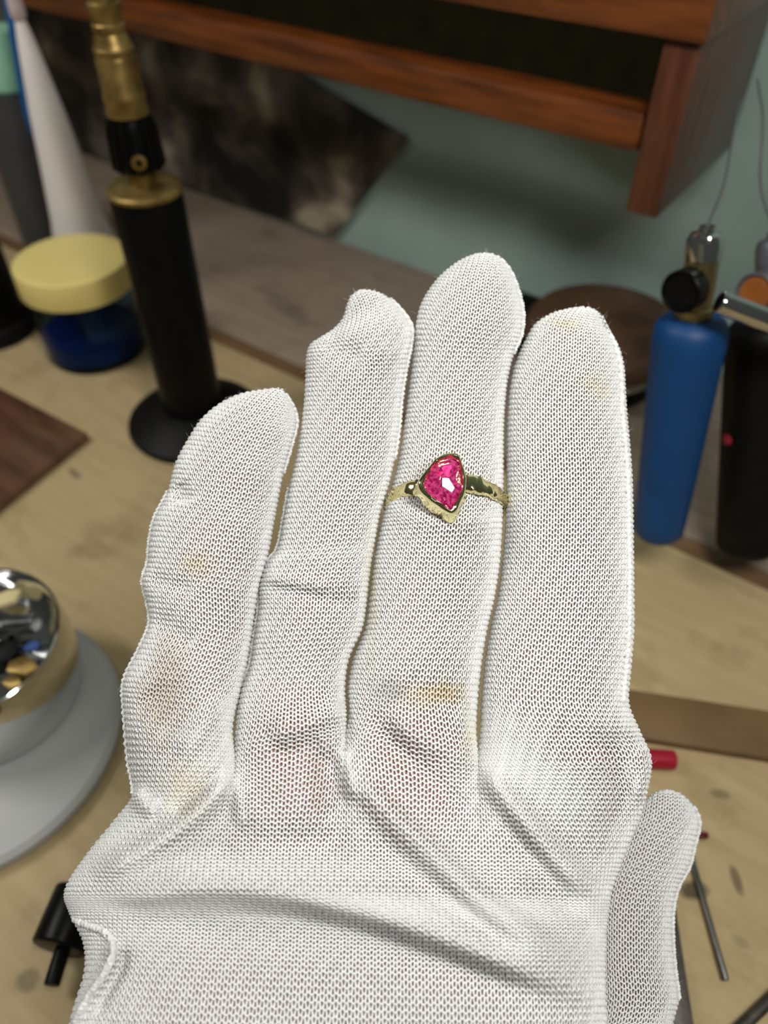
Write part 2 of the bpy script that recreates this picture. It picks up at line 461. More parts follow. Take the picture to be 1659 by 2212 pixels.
# chrome bowl on white disc
db = onz(-50, 1600, 0.0)
M_disc = mat('white_nylon', (176, 176, 174), (184, 184, 182), 0.5, scale=20)
rd = 0.0485
tag(lathe('plastic_disc', db, zv, [(0, 0), (0, rd - .002), (.0015, rd), (.0045, rd), (.006, rd - .0018), (.0062, 0)], M_disc, None, 96), 'round whitish plastic disc lying under the chrome bowl', 'disc')
bw = onz(-4, 1500, 0.0063)
rbw = 0.0282
tag(lathe('chrome_bowl', bw, zv, [(0, 0), (0, .026), (.001, .0278), (.005, .0296), (.011, .0306), (.018, .0309), (.025, .0307), (.030, .0302), (.0322, .0297), (.0326, .0292), (.0320, .0287), (.029, .0280), (.026, .0262), (.0225, .0235), (.0215, .012), (.0212, 0)], M_chrome, None, 80),
    'polished chrome bowl holding small metal scraps', 'bowl')
# scraps in the bowl
M_bchip = mat('blue_chip', (30, 62, 120), (40, 74, 136), 0.4, scale=40)
M_gchip = mat('green_chip', (50, 92, 50), (60, 104, 60), 0.4, scale=40)
M_cream = mat('cream_chip', (206, 190, 140), (216, 202, 152), 0.45, scale=40)


def inbowl(px, py, z=0.0): return onz(px, py, bw[2] + .0245 + z)


s0 = inbowl(5, 1352, .003); s1 = inbowl(78, 1346, .006)
scr = empty('screw', s0, 'grey threaded screw lying across the chrome bowl', 'screw')
cyl('shank', s0, s1, .0027, M_steel, scr, seg=20)
sd = (s1 - s0) / np.linalg.norm(s1 - s0)
for i in range(7):
    c = s0 + (s1 - s0) * (.2 + .11 * i)
    lathe('thread', c, sd, [(0, .0026), (.0004, .0034), (.0008, .0026)], M_steel, scr, 20)
cyl('head', s0 - sd * .004, s0 - sd * .0001, .0052, M_steel, scr, seg=6)


def chip(name, px, py, sx, sy, h, ang, m, label, z=0.0, cat='scrap'):
    c = inbowl(px, py, z); k = []
    for i, (a, r) in enumerate(((0.2, 1), (1.1, .8), (1.9, 1.05), (3.0, .9), (4.0, 1.0), (5.3, .85))):
        x, y = math.cos(a) * r * sx, math.sin(a) * r * sy
        k.append(c + np.array([x * math.cos(ang) - y * math.sin(ang), x * math.sin(ang) + y * math.cos(ang), 0.0006 * math.sin(a * 2)]))
    tag(prism(name, k, (0, 0, h), m, None, .0003), label, cat)


chip('metal_scrap', 52, 1445, .0055, .004, .002, .4, M_brass, 'flat brass scrap in the chrome bowl below the screw')
chip('plastic_chip', 70, 1400, .0030, .002, .0015, .9, M_bchip, 'small blue chip in the chrome bowl near the rim', .002)
chip('metal_scrap', 100, 1412, .0046, .003, .0015, .2, M_steel, 'pale grey metal scrap beside the blue chip in the bowl', .0005)
chip('plastic_chip', 12, 1300, .006, .0035, .002, 1.2, M_cream, 'cream coloured chip near the top of the bowl', .001)
chip('metal_scrap', 10, 1412, .0055, .0045, .002, .8, M_blackm, 'flat black scrap at the left of the bowl', -.001)
chip('plastic_chip', 8, 1522, .003, .002, .0015, .5, M_gchip, 'tiny green chip at the front rim of the bowl', .001)
chip('metal_scrap', 30, 1478, .0035, .0028, .0015, .1, M_brass, 'small brass scrap beside the black pin in the bowl', -.001)
a0, a1 = inbowl(28, 1518, .002), inbowl(80, 1462, .002)
tag(cyl('steel_pin', a0, a1, .0016, M_blackm, None, seg=16, round_=.0003), 'short dark pin lying at the front of the bowl', 'pin')

# black knob lower left
k0 = onz(178, 1925, .0076); k1 = onz(126, 2050, .0076)
kn = empty('black_plug', onz(140, 2000), 'black plastic plug with a peg beside the glove cuff', 'plug')
kd = (k1 - k0) / np.linalg.norm(k1 - k0)
cyl('body', k0, k1, .0075, M_black, kn, seg=32, round_=.0008)
cyl('peg', k1 + kd * .0001 + RV * .0012, k1 + kd * .0088 + RV * .0022, .0021, M_black, kn, seg=20, round_=.0004)
cyl('collar', k0 + (k1 - k0) * .55, k0 + (k1 - k0) * .72, .00722, M_blackm, kn, seg=32)

# ================================================================== right side tools
# tool rack: chrome bar on a post outside the picture
M_grey = mat('grey_metal', (112, 114, 120), (128, 130, 136), 0.42, metal=0.6, scale=60)
M_blue = mat('blue_grip', (2, 60, 112), (3, 66, 120), 0.5, scale=30)
M_amber = mat('amber_face', (150, 88, 40), (176, 108, 54), 0.35, scale=60)
M_red = mat('red_plastic', (160, 20, 44), (172, 28, 52), 0.35, scale=30)
M_gold = mat('pale_brass', (150, 134, 92), (178, 160, 112), 0.25, metal=0.9, scale=60)


def handpiece(name, top, bot, label, grip, r_t, r_b, capm, bodym, knobm, knobface, wire_px, dotted):
    root = empty(name, bot, label, 'handpiece', 'engraving handpieces hanging on the chrome bar')
    ax = (top - bot); L = np.linalg.norm(ax); ax = ax / L
    pr = [(0, 0), (0, r_b * .55), (.0012, r_b * .8), (.0035, r_b * .97), (.008, r_b)]
    for q in (.3, .6, .85): pr.append((L * q, r_b + (r_t - r_b) * q))
    pr += [(L - .008, r_t), (L - .004, r_t * .97), (L - .0015, r_t * .88), (L, r_t * .7), (L, 0)]
    g = lathe('grip', bot, ax, pr, grip, root, 48)
    rb_ = .0057
    t0 = top + ax * .0001
    lathe('neck', t0, ax, [(0, 0), (0, rb_ * 1.05), (.003, rb_ * 1.05), (.0035, rb_ * .9), (.0185, rb_ * .9), (.0185, 0)], bodym, root, 40)
    c0 = t0 + ax * .0186
    lathe('end_cap', c0, ax, [(0, 0), (0, rb_ * .96), (.005, rb_ * .96), (.0072, rb_ * .8), (.0078, rb_ * .45), (.0095, rb_ * .4), (.0095, 0)], capm, root, 40)
    kdir = CAM - top; kdir = kdir - ax * (kdir @ ax); kdir /= np.linalg.norm(kdir); kdir = kdir - RV * .62; kdir /= np.linalg.norm(kdir)
    kc = t0 + ax * .0105 + kdir * rb_ * .75
    k = lathe('knob', kc, kdir, [(0, 0), (0, .0058), (.0015, .0066), (.0065, .0066), (.0072, .006), (.0062, .0054), (.006, 0)], knobm, root, 32)
    lathe('knob_face', kc + kdir * .0061, kdir, [(0, 0), (0, .0052), (.0003, .0052), (.0004, 0)], knobface, k, 28)
    w0 = c0 + ax * .0096
    dw = proj(w0)[2]
    pts = [w0] + [at(x, y, dw * dy) for x, y, dy in wire_px]
    tube('wire', spline(pts, 24), .0004, M_grey, root, 6)
    if dotted:
        for s, rr_, m in ((.55, .0022, M_red),):
            c = bot + ax * L * s; dr = -RV * 1.0 + (CAM - c) / np.linalg.norm(CAM - c) * .35
            dr = dr - ax * (dr @ ax); dr /= np.linalg.norm(dr); rad = r_b + (r_t - r_b) * s
            lathe('red_dot', c + dr * (rad + .00005), dr, [(-.001, 0), (-.001, rr_), (.0004, rr_ * .9), (.0007, 0)], m, root, 20)
    else:
        c = bot + ax * L * .38; dr = (CAM - c) / np.linalg.norm(CAM - c) - RV * .45
        dr = dr - ax * (dr @ ax); dr /= np.linalg.norm(dr); rad = r_b + (r_t - r_b) * .38
        x, y = ax, np.cross(dr, ax)
        v = []
        for i in range(28):
            a = 2 * math.pi * i / 28
            u_, v_ = .0075 * math.copysign(abs(math.cos(a)) ** .7, math.cos(a)), .0028 * math.sin(a)
            v.append(c + x * u_ + y * v_ + dr * (math.sqrt(max(rad ** 2 - v_ ** 2, 0)) - .0006))
        prism('grip_pad', v, dr * .0009, grip, root, .0002)
    return root


handpiece('handpiece', at(1497, 684, .247), at(1420, 1160, .296), 'blue handled handpiece with black side knob on the chrome bar', M_blue,
          .0119, .0093, M_chrome, M_gold, M_black, M_black, [(1563, 400, 1.05), (1582, 300, 1.1), (1600, 215, 1.15)], False)
handpiece('handpiece', at(1658, 690, .262), at(1614, 1192, .303), 'black handled handpiece with amber-faced knob at the right edge', M_blackm,
          .0132, .0118, M_grey, M_grey, M_grey, M_amber, [(1643, 400, 1.03), (1648, 260, 1.08), (1636, 172, 1.12)], True)
b0 = at(1553, 652, .226); b1 = at(2500, 1010, .246)
rack = empty('tool_rack', onz(1900, 1350), 'polished chrome bar of the tool rack at the right edge', 'rack')
cyl('bar', b0, b1, .0033, M_chrome, rack, seg=28, round_=.0006)
pf = b1.copy(); pf[2] = 0.0
cyl('post', pf + zv * .006, b1 + zv * .01 + RV * .003, .004, M_chrome, rack, seg=24)
lathe('foot', pf, zv, [(0, 0), (0, .022), (.004, .022), (.0059, .019), (.0059, 0)], M_blackm, rack, 40)

# brown round pad
dc = ony(1312, 690, 0.3365)
M_leather = mat('brown_leather', (64, 43, 29), (98, 71, 51), 0.55, scale=30, bump=0.4)
hzd = dc[2]; rdc = .0405
dcb = np.array([dc[0], dc[1], 0.0])
bag = empty('round_stand', dcb, 'round brown leather topped stand with chrome ring behind the fingertips', 'stand')
lathe('base', dcb, zv, [(0, 0), (0, .030), (.002, .031), (.008, .030), (.0095, .027), (.0095, 0)], M_blackm, bag, 56)
lathe('chrome_ring', dcb, zv, [(.0096, 0), (.0096, .029), (.0115, .0325), (.0135, .0325), (.015, .030), (.017, .034), (.019, .034), (.0195, .031), (.0195, 0)], M_chrome, bag, 56)
lathe('leather_top', dcb, zv, [(.0196, 0), (.0196, rdc * .86), (.0215, rdc * .97), (.026, rdc), (hzd * .86, rdc * .985), (hzd * .96, rdc * .92), (hzd, rdc * .78), (hzd * 1.02, 0)], M_leather, bag, 72)
bk = onz(1128, 735, 0)
blk = box('black_block', (bk[0] - .010, bk[1] - .012, 0.0002), (bk[0] + .013, bk[1] + .004, z_at(bk, 640)), M_blackm, None, .002)
tag(blk, 'small black block at the wall beside the brown topped stand', 'block')

# wooden slat
M_slat = mat('old_wood_slat', (102, 80, 50), (128, 102, 66), 0.6, scale=30, stretch=(1, 1, 1), bump=.2)
z_ = .0035
p1, p2 = onz(1659, 1535, z_), onz(1659, 1637, z_); q1 = onz(1100, 1449, z_); q2 = onz(1100, 1548, z_)
dd = p1 - q1; p1 = p1 + dd * .12; p2 = p2 + dd * .12
pp = [p1, p2, q2, q1]
for v in pp: v[2] = .0002
tag(prism('wooden_stick', pp, (0, 0, z_), M_slat, None, .0005), 'flat brown wooden stick lying on the bench right of the glove', 'stick')
# red handle
r0_ = onz(1250, 1630, .0033); r1_ = onz(1459, 1642, .0033)
tag(cyl('red_handle', r0_, r1_, .0032, M_red, None, seg=24, round_=.001), 'glossy red tool handle end poking out beside the glove', 'handle')
M_dred = mat('dark_red_plastic', (92, 14, 26), (104, 20, 32), 0.4, scale=30)
r0_ = onz(1380, 1790, .0022); r1_ = onz(1530, 1805, .0022)
tag(cyl('dark_red_handle', r0_, r1_, .0021, M_dred, None, r1=.0010, seg=20, round_=.0004), 'dark red pointed tip sticking out behind the thumb', 'handle')
# steel rod
s0 = onz(1490, 1840, .0018); s1 = onz(1568, 2118, .0018)
tag(cyl('steel_rod', s0, s1, .0009, M_steel, None, seg=16, round_=.0002), 'thin grey steel rod lying beside the thumb', 'rod')
M_file = mat('dark_file_steel', (62, 58, 54), (92, 86, 80), 0.5, metal=.5, scale=160, bump=.5)
f0 = onz(1428, 1930, 0); f1 = onz(1480, 2290, 0); sd = np.cross(f1 - f0, zv); sd /= np.linalg.norm(sd); sd *= .0028
tag(prism('flat_file', [f0 - sd + zv * .0002, f0 + sd + zv * .0002, f1 + sd + zv * .0002, f1 - sd + zv * .0002], (0, 0, .0026), M_file, None, .0003), 'dark flat file partly under the thumb at the bottom edge', 'file')
s0 = onz(1585, 2235, .0022); s1 = onz(1760, 2068, .0022)
tag(cyl('steel_rod', s0, s1, .0016, M_file, None, seg=16, round_=.0003), 'dark steel rod crossing the bottom right corner', 'rod')

# ================================================================== the gloved hand
MM = 0.001


def front(y):
    return np.interp(y, [500, 800, 1100, 1400, 1640, 1900, 2212, 2700, 3300], [152.5, 148, 141.5, 134.5, 128.5, 121.5, 113, 100, 89])


KT = 0.84
# palm rows, from below the frame up to the crotches: x,y of the five strip borders
PALM = [
    [(-60, 3300), (375, 3310), (695, 3315), (1000, 3310), (1350, 3300)],
    [(5, 2960), (388, 2970), (700, 2975), (1002, 2970), (1338, 2960)],
    [(40, 2700), (395, 2710), (705, 2715), (1005, 2710), (1330, 2700)],
    [(70, 2520), (402, 2525), (710, 2530), (1008, 2530), (1325, 2520)],
    [(105, 2360), (412, 2365), (715, 2370), (1012, 2370), (1320, 2365)],
    [(140, 2262), (420, 2270), (720, 2278), (1016, 2280), (1314, 2275)],
    [(160, 2180), (427, 2190), (724, 2200), (1018, 2205), (1309, 2202)],
    [(184, 2100), (435, 2112), (727, 2122), (1020, 2128), (1306, 2128)],
    [(182, 2035), (441, 2042), (729, 2052), (1022, 2058), (1306, 2060)],
    [(152, 1970), (448, 1975), (731, 1984), (1023, 1988), (1309, 1992)],
    [(143, 1920), (458, 1915), (735, 1918), (1025, 1922), (1318, 1928)],
    [(190, 1845), (473, 1845), (738, 1846), (1028, 1849), (1345, 1852)],
    [(252, 1768), (488, 1775), (742, 1770), (1030, 1776), (1376, 1776)],
    [(288, 1715), (500, 1712), (745, 1690), (1032, 1708), (1396, 1710)],
    [(278, 1640), (508, 1650), (745, 1607), (1033, 1647), (1405, 1640)],
]
NP_ = len(PALM)
FING = [
    [(266, 1540, 505, 1575), (266, 1470, 522, 1495), (298, 1402, 536, 1432), (321, 1346, 545, 1376), (316, 1300, 552, 1330), (306, 1255, 560, 1282),
     (317, 1215, 572, 1236), (321, 1170, 583, 1190), (332, 1118, 592, 1140), (360, 1062, 602, 1085), (377, 1000, 615, 1020), (403, 950, 628, 975),
     (433, 905, 640, 932), (472, 872, 643, 905), (517, 851, 636, 880), (565, 842, 622, 856), (598, 839, 612, 843)],
    [(507, 1572, 750, 1545), (517, 1495, 748, 1480), (538, 1436, 757, 1420), (547, 1375, 784, 1360), (557, 1310, 794, 1308), (558, 1262, 800, 1250),
     (572, 1218, 806, 1205), (597, 1183, 813, 1165), (611, 1115, 824, 1105), (622, 1055, 841, 1052), (637, 990, 855, 990), (648, 925, 865, 920),
     (655, 868, 870, 860), (658, 810, 879, 800), (660, 768, 890, 748), (668, 746, 893, 712), (690, 731, 881, 685), (718, 713, 862, 662), (738, 690, 845, 646),
     (747, 662, 825, 633), (756, 641, 802, 627), (772, 630, 786, 627)],
    [(752, 1545, 1031, 1580), (750, 1480, 1036, 1500), (762, 1420, 1045, 1420), (786, 1360, 1057, 1350), (796, 1290, 1071, 1290), (805, 1220, 1082, 1220),
     (815, 1165, 1087, 1150), (828, 1105, 1089, 1080), (845, 1050, 1090, 1015), (861, 985, 1090, 950), (872, 910, 1092, 890), (883, 830, 1099, 820),
     (892, 755, 1113, 762), (896, 703, 1128, 725), (906, 660, 1133, 685), (925, 625, 1127, 645), (951, 594, 1113, 603), (985, 567, 1096, 573),
     (1018, 552, 1072, 552), (1038, 548, 1052, 548)],
    [(1035, 1580, 1385, 1580), (1039, 1500, 1361, 1518), (1047, 1420, 1366, 1440), (1059, 1350, 1372, 1358), (1073, 1290, 1372, 1280), (1084, 1210, 1371, 1200),
     (1090, 1120, 1370, 1110), (1092, 1040, 1368, 1030), (1092, 960, 1362, 950), (1095, 880, 1356, 885), (1103, 815, 1353, 832), (1117, 770, 1350, 790),
     (1131, 738, 1340, 752), (1152, 702, 1324, 722), (1186, 679, 1310, 699), (1220, 669, 1297, 678), (1252, 664, 1276, 665)],
]
THUMB = [(1010, 2600, 1230, 2640), (1100, 2480, 1320, 2510), (1190, 2380, 1400, 2395), (1255, 2295, 1446, 2300), (1284, 2212, 1456, 2212), (1290, 2150, 1468, 2160), (1290, 2090, 1461, 2100),
         (1292, 2030, 1456, 2040), (1296, 1960, 1456, 1968), (1306, 1900, 1468, 1915), (1321, 1850, 1491, 1872), (1340, 1802, 1503, 1825),
         (1361, 1765, 1513, 1778), (1382, 1736, 1501, 1744), (1407, 1716, 1478, 1719), (1432, 1708, 1450, 1708)]


def knots_finger(rows, front_fn, kb=0.8, tips=4, dz=None):
    out = []
    n = len(rows)
    for i, (lx, ly, rx, ry) in enumerate(rows):
        dl = math.hypot(rx - lx, ry - ly); q = min(4.5, dl * .15) / dl
        lx, ly, rx, ry = lx + (rx - lx) * q, ly + (ry - ly) * q, rx - (rx - lx) * q, ry - (ry - ly) * q
        ym = (ly + ry) / 2; fz = float(front_fn(ym))
        hw = 0.5 * math.hypot(rx - lx, ry - ly) * (fz + 8) / FPX
        q = min(hw, 11.5)
        zm = fz + 9.1
        if dz: zm += dz
        out.append([lx, ly, rx, ry, zm, zm, zm, zm, KT * q, kb * q, 1.0, 0.0])
    return out


STRIP = []
for k in range(4):
    K = []
    for r, row in enumerate(PALM):
        (lx, ly), (rx, ry) = row[k], row[k + 1]
        near = max(0.0, (r - (NP_ - 4)) / 3.0)     # 0 in the palm, 1 at the crotch
        fl, fr = float(front(ly)), float(front(ry))
        side = 4.0 * near ** 2
        zl = fl + side; zr = fr + side
        zlb = fl + 20 - 8 * near; zrb = fr + 20 - 8 * near
        T = 4.4 * near ** 1.5
        if k == 0: zl = fl + 12; zlb = zl; T = 7.0 * near
        if k == 3: zr = fr + 11; zrb = zr; T = 8.2 * near
        m = 0.6 * near
        Tb = 2.0 + 2 * near
        K.append([lx, ly, rx, ry, zl, zr, zlb, zrb, T, Tb, m, 1 - .8 * near])
    Fk = knots_finger(FING[k], front)
    # ease the first finger row between palm and finger
    f0 = Fk[0]; pk = K[-1]
    for c in (4, 5, 6, 7, 8, 9, 10, 11): f0[c] = pk[c] * .45 + f0[c] * .55
    STRIP.append(np.array(K + Fk, float))
TF = lambda y: np.interp(y, [1680, 1850, 2050, 2212, 2300, 2400, 2500, 2620], [151, 148, 144, 139, 132, 123, 114, 108])
STRIP.append(np.array(knots_finger(THUMB, TF), float))

# folds of the loose fabric: (polyline px, width px above, width px below, height mm)
FOLDS = [
    ([(150, 1915), (300, 1925), (450, 1915), (600, 1925), (760, 1958), (900, 2000), (1050, 2055), (1180, 2105), (1300, 2160)], 66, 30, 3.6),
    ([(230, 2010), (420, 1990), (600, 1985), (760, 2012), (900, 2055), (1060, 2115), (1200, 2170)], 24, 50, -1.3),
    ([(746, 1640), (790, 1700), (850, 1765), (940, 1850), (1040, 1945), (1150, 2020), (1270, 2080)], 26, 30, 2.1),
    ([(775, 1765), (850, 1850), (940, 1930), (1050, 2010), (1150, 2070)], 30, 32, -1.0),
    ([(1040, 1655), (1085, 1710), (1150, 1790), (1220, 1870), (1290, 1940)], 24, 28, 2.1),
    ([(1060, 1740), (1130, 1830), (1200, 1910), (1270, 1980)], 28, 28, -0.75),
    ([(790, 1525), (835, 1590), (880, 1640), (940, 1690), (1010, 1760), (1090, 1850)], 28, 28, -1.05),
    ([(840, 1535), (900, 1590), (970, 1625), (1025, 1660)], 26, 24, 0.9),
    ([(570, 1590), (640, 1572), (700, 1550), (752, 1520)], 26, 20, 1.2),
    ([(575, 1632), (640, 1618), (700, 1600)], 20, 28, -0.8),
    ([(690, 1610), (705, 1660), (712, 1720), (690, 1780)], 30, 30, -1.6),
    ([(742, 1615), (752, 1670), (765, 1730)], 16, 16, 1.2),
    ([(505, 1665), (470, 1710), (420, 1765), (350, 1815), (270, 1860), (190, 1900)], 20, 28, 2.5),
    ([(490, 1655), (440, 1700), (400, 1735), (370, 1760)], 18, 18, -1.2),
    ([(285, 1700), (310, 1735), (345, 1752)], 18, 18, 1.6),
    ([(470, 1800), (560, 1830), (680, 1825), (780, 1800)], 45, 45, -1.6),
    ([(515, 1690), (520, 1740), (530, 1790)], 18, 18, 0.9),
    ([(1335, 1570), (1330, 1640), (1345, 1720), (1310, 1830)], 26, 26, -1.5),
    ([(1385, 1600), (1395, 1660), (1370, 1740)], 22, 22, 1.2),
    ([(240, 2025), (242, 2070), (215, 2120), (178, 2180), (150, 2260)], 10, 16, 1.4),
    ([(265, 2040), (268, 2080), (240, 2140), (205, 2200)], 14, 14, -0.9),
    ([(380, 1045), (392, 1065), (400, 1090)], 22, 22, -1.2),
    ([(320, 1245), (370, 1262), (420, 1270)], 20, 20, -0.9),
    ([(330, 1330), (380, 1370), (420, 1400)], 26, 26, -0.8),
    ([(562, 1268), (640, 1282), (720, 1296), (780, 1300)], 16, 16, -0.5),
    ([(560, 1245), (640, 1256), (720, 1270)], 14, 12, 0.6),
    ([(860, 1470), (930, 1500), (1000, 1530)], 26, 26, -0.5),
    ([(320, 1480), (360, 1540), (380, 1600)], 40, 40, -1.0),
    ([(700, 735), (740, 760), (790, 770)], 30, 30, -1.1),
    ([(845, 1100), (940, 1128), (1000, 1128), (1085, 1110)], 14, 26, 0.7),
    ([(835, 1070), (960, 1040), (1090, 1075)], 16, 16, -0.5),
    ([(1190, 1560), (1260, 1600), (1330, 1610)], 30, 30, -0.8),
    ([(1120, 1900), (1220, 1960), (1300, 2020)], 22, 22, -0.8),
    ([(480, 1500), (440, 1560), (380, 1640)], 26, 26, 0.7),
]


def folds(px, py):
    shp = px.shape; x = px.ravel(); y = py.ravel(); tot = np.zeros_like(x)
    for pl, wa, wb_, h in FOLDS:
        P = spline(pl, 12 * (len(pl) - 1) + 1); n = len(P)
        mxw = 3 * max(wa, wb_)
        sel = np.where((x > P[:, 0].min() - mxw) & (x < P[:, 0].max() + mxw) & (y > P[:, 1].min() - mxw) & (y < P[:, 1].max() + mxw))[0]
        if not len(sel): continue
        X = x[sel][:, None]; Y = y[sel][:, None]
        A, B = P[:-1], P[1:]; D = B - A; LL = (D ** 2).sum(1)
        t = np.clip(((X - A[:, 0]) * D[:, 0] + (Y - A[:, 1]) * D[:, 1]) / LL, 0, 1)
        dx = X - (A[:, 0] + t * D[:, 0]); dy = Y - (A[:, 1] + t * D[:, 1]); d2 = dx ** 2 + dy ** 2
        i = d2.argmin(1); r = np.arange(len(sel)); dist = np.sqrt(d2[r, i])
        sgn = D[i, 0] * dy[r, i] - D[i, 1] * dx[r, i]     # >0: below/right of a left-to-right line
        wd = np.where(sgn > 0, wb_, wa)
        s = (i + t[r, i]) / (n - 1)
        env = np.clip(np.minimum(s, 1 - s) / 0.22, 0, 1); env = env * env * (3 - 2 * env) * .9 + .1
        e2 = np.where((s <= 0.001) | (s >= .999), .8, 1)
        tot[sel] += 1.8 * h * env * e2 * np.exp(-(dist / wd) ** 2)
    # slight unevenness
    tot += 0.10 * np.sin(x * .021 + y * .013) * np.sin(y * .027 - x * .009) + 0.07 * np.sin(x * .05 - y * .043)
    return tot.reshape(shp)


def world(px, py, zmm):
    z = zmm * MM
    return CAM + (((px - CX) / FPX * z)[..., None] * RV + ((CY - py) / FPX * z)[..., None] * UV + z[..., None] * FV)


def surf(k, t, s, fold=True, flat=False):
    """t (nt,) knot-index coordinate, s (ns,) in [-3,3]; |s|<=1 faces the camera"""
    Q = hermite(STRIP[k], t)
    Lx, Ly, Rx, Ry, zl, zr, zlb, zrb, T, Tb, m, pw = [Q[:, i][:, None] for i in range(12)]
    pw = np.clip(pw, 0, 1)
    if flat:      # the same rows laid out without valleys or bulges, used only to count wales
        fold = False; T = T * 0; m = m * 0; pw = pw * 0 + 1
        fl, fr = front(Ly), front(Ry)
        zl = fl + (12 if k == 0 else 0); zr = fr + (11 if k == 3 else 0); zlb = fl + 12; zrb = fr + 12
    S = s[None, :]; ph = S * math.pi / 2
    si, co = np.sin(ph), np.cos(ph)
    isf = (np.abs(S) <= 1.0)
    m_ = np.clip(m, 0, 1)
    lin_ = np.clip(S, -1, 1)
    xf = 0.5 + 0.5 * np.where(isf, m_ * si + (1 - m_) * lin_, si)
    cz = np.abs(co) ** 0.85
    g = xf
    if k in (0, 3):     # outer edge of the hand: quarter ellipse rolling over to the side
        al = (np.clip(S if k == 0 else -S, -1, 1) + 1) * math.pi / 4
        ex, ez = 1 - np.cos(al), np.sin(al)
        if k == 3: ex, ez = 1 - ex, 1 - ez
        xf = np.where(isf, xf + (ex - xf) * pw, xf); g = np.where(isf, g + (ez - g) * pw, xf)
    zz_f = zl + (zr - zl) * g - np.maximum(T, 0) * cz
    zz_b = zlb + (zrb - zlb) * xf + np.maximum(Tb, 0) * cz
    z = np.where(isf, zz_f, zz_b)
    px = Lx + (Rx - Lx) * xf; py = Ly + (Ry - Ly) * xf
    # tips drop away a little
    if fold and k < 4:
        fw = np.where(isf, np.where(m > .9, np.clip(np.abs(co) * 1.6, 0, 1), 1.0), 0)
        z = z - folds(px, py) * fw
    elif fold:
        z = z - 0.25 * np.sin(py * .03 + px * .02) * np.where(isf, np.abs(co), 0)
    return world(px, py, z)


def normals(G):
    du = np.gradient(G, axis=1); dv = np.gradient(G, axis=0)
    N = np.cross(du, dv); N /= (np.linalg.norm(N, axis=2)[..., None] + 1e-12)
    c = G.shape[1] // 2
    if (N[G.shape[0] // 2, c] @ (CAM - G[G.shape[0] // 2, c])) < 0: N = -N
    return N


WALE, COURSE = 1.04 * MM, 0.98 * MM
TMAX = [len(STRIP[k]) - 1 for k in range(5)]
DT = 0.05


def arc(G, org):
    seg = np.linalg.norm(np.diff(G, axis=1), axis=2)
    A = np.concatenate([np.zeros((len(G), 1)), np.cumsum(seg, axis=1)], axis=1)
    return A - A[:, org:org + 1]


def resample(G, N, A):
    """rows resampled to even arc length measured from column org; returns grids, origin index and per-row range"""
    step = 0.25 * MM
    a = np.arange(math.floor(A.min() / step), math.ceil(A.max() / step) + 1) * step
    out = np.empty((len(G), len(a), 6))
    GN = np.concatenate([G, N], axis=2)
    for i in range(len(G)):
        for c in range(6): out[i, :, c] = np.interp(a, A[i], GN[i, :, c])
    return out, a[0], step, A[:, 0], A[:, -1]


def sampler(R, a0, step):
    nr, na, _ = R.shape

    def f(ti, a):
        i = np.clip(ti, 0, nr - 1.001); j = np.clip((a - a0) / step, 0, na - 1.001)
        i0 = i.astype(int); j0 = j.astype(int); fi = (i - i0)[:, None]; fj = (j - j0)[:, None]
        r = (R[i0, j0] * (1 - fi) * (1 - fj) + R[i0 + 1, j0] * fi * (1 - fj) + R[i0, j0 + 1] * (1 - fi) * fj + R[i0 + 1, j0 + 1] * fi * fj)
        return r[:, :3], r[:, 3:]
    return f


YV, YF = [], []
NS, SIDES, YR = 12, 4, 0.188 * MM
A_, H_, D_ = 0.155, 0.68, 0.11 * MM


def yarn(fn, vfun, j, u0, u1, a_of_u):
    """one course of loops from wale u0 to u1; vfun maps course number to row index"""
    n = int((u1 - u0) * NS)
    if n < NS // 2: return
    th = (u0 + np.arange(n + 1) / NS) * 2 * math.pi
    jit = 1 + 0.09 * np.sin(th * .37 + j * 2.1) * np.sin(th * .11 + j * .7)
    u = th / (2 * math.pi) + A_ * np.sin(2 * th) * jit
    v = j + H_ * np.cos(th) * jit
    P, N = fn(vfun(v), a_of_u(u, v))
    N = N / (np.linalg.norm(N, axis=1)[:, None] + 1e-12)
    P = P + N * (D_ * np.cos(2 * th))[:, None] + N * (0.04 * MM)
    T = np.gradient(P, axis=0); T /= (np.linalg.norm(T, axis=1)[:, None] + 1e-12)
    B = np.cross(T, N); B /= (np.linalg.norm(B, axis=1)[:, None] + 1e-12); N2 = np.cross(B, T)
    r = YR * (1 + 0.12 * np.sin(th * 1.7 + j * 1.3))[:, None]
    base = sum(len(x) for x in YV)
    YV.append(np.stack([P + N2 * r, P + B * r, P - N2 * r, P - B * r], axis=1).reshape(-1, 3))
    i = np.arange(n)[:, None] * 4 + base; q = np.arange(4)[None, :]; q2 = (q + 1) % 4
    YF.append(np.stack([i + q, i + q2, i + 4 + q2, i + 4 + q], axis=2).reshape(-1, 4))


# --- palm: one wide grid from the four strips
tp = np.arange(0, NP_ - 1 + 1e-6, DT)
tp = np.concatenate([tp, [NP_ - 1 + DT, NP_ - 1 + 2 * DT]])
sA = np.linspace(-1, 1, 41)
org = 51 + 40


def palm(flat):
    parts = [surf(0, tp, np.linspace(-1.5, 1, 52), flat=flat), surf(1, tp, sA, flat=flat)[:, 1:], surf(2, tp, sA, flat=flat)[:, 1:], surf(3, tp, np.linspace(-1, 1.5, 52), flat=flat)[:, 1:]]
    return np.concatenate(parts, axis=1)


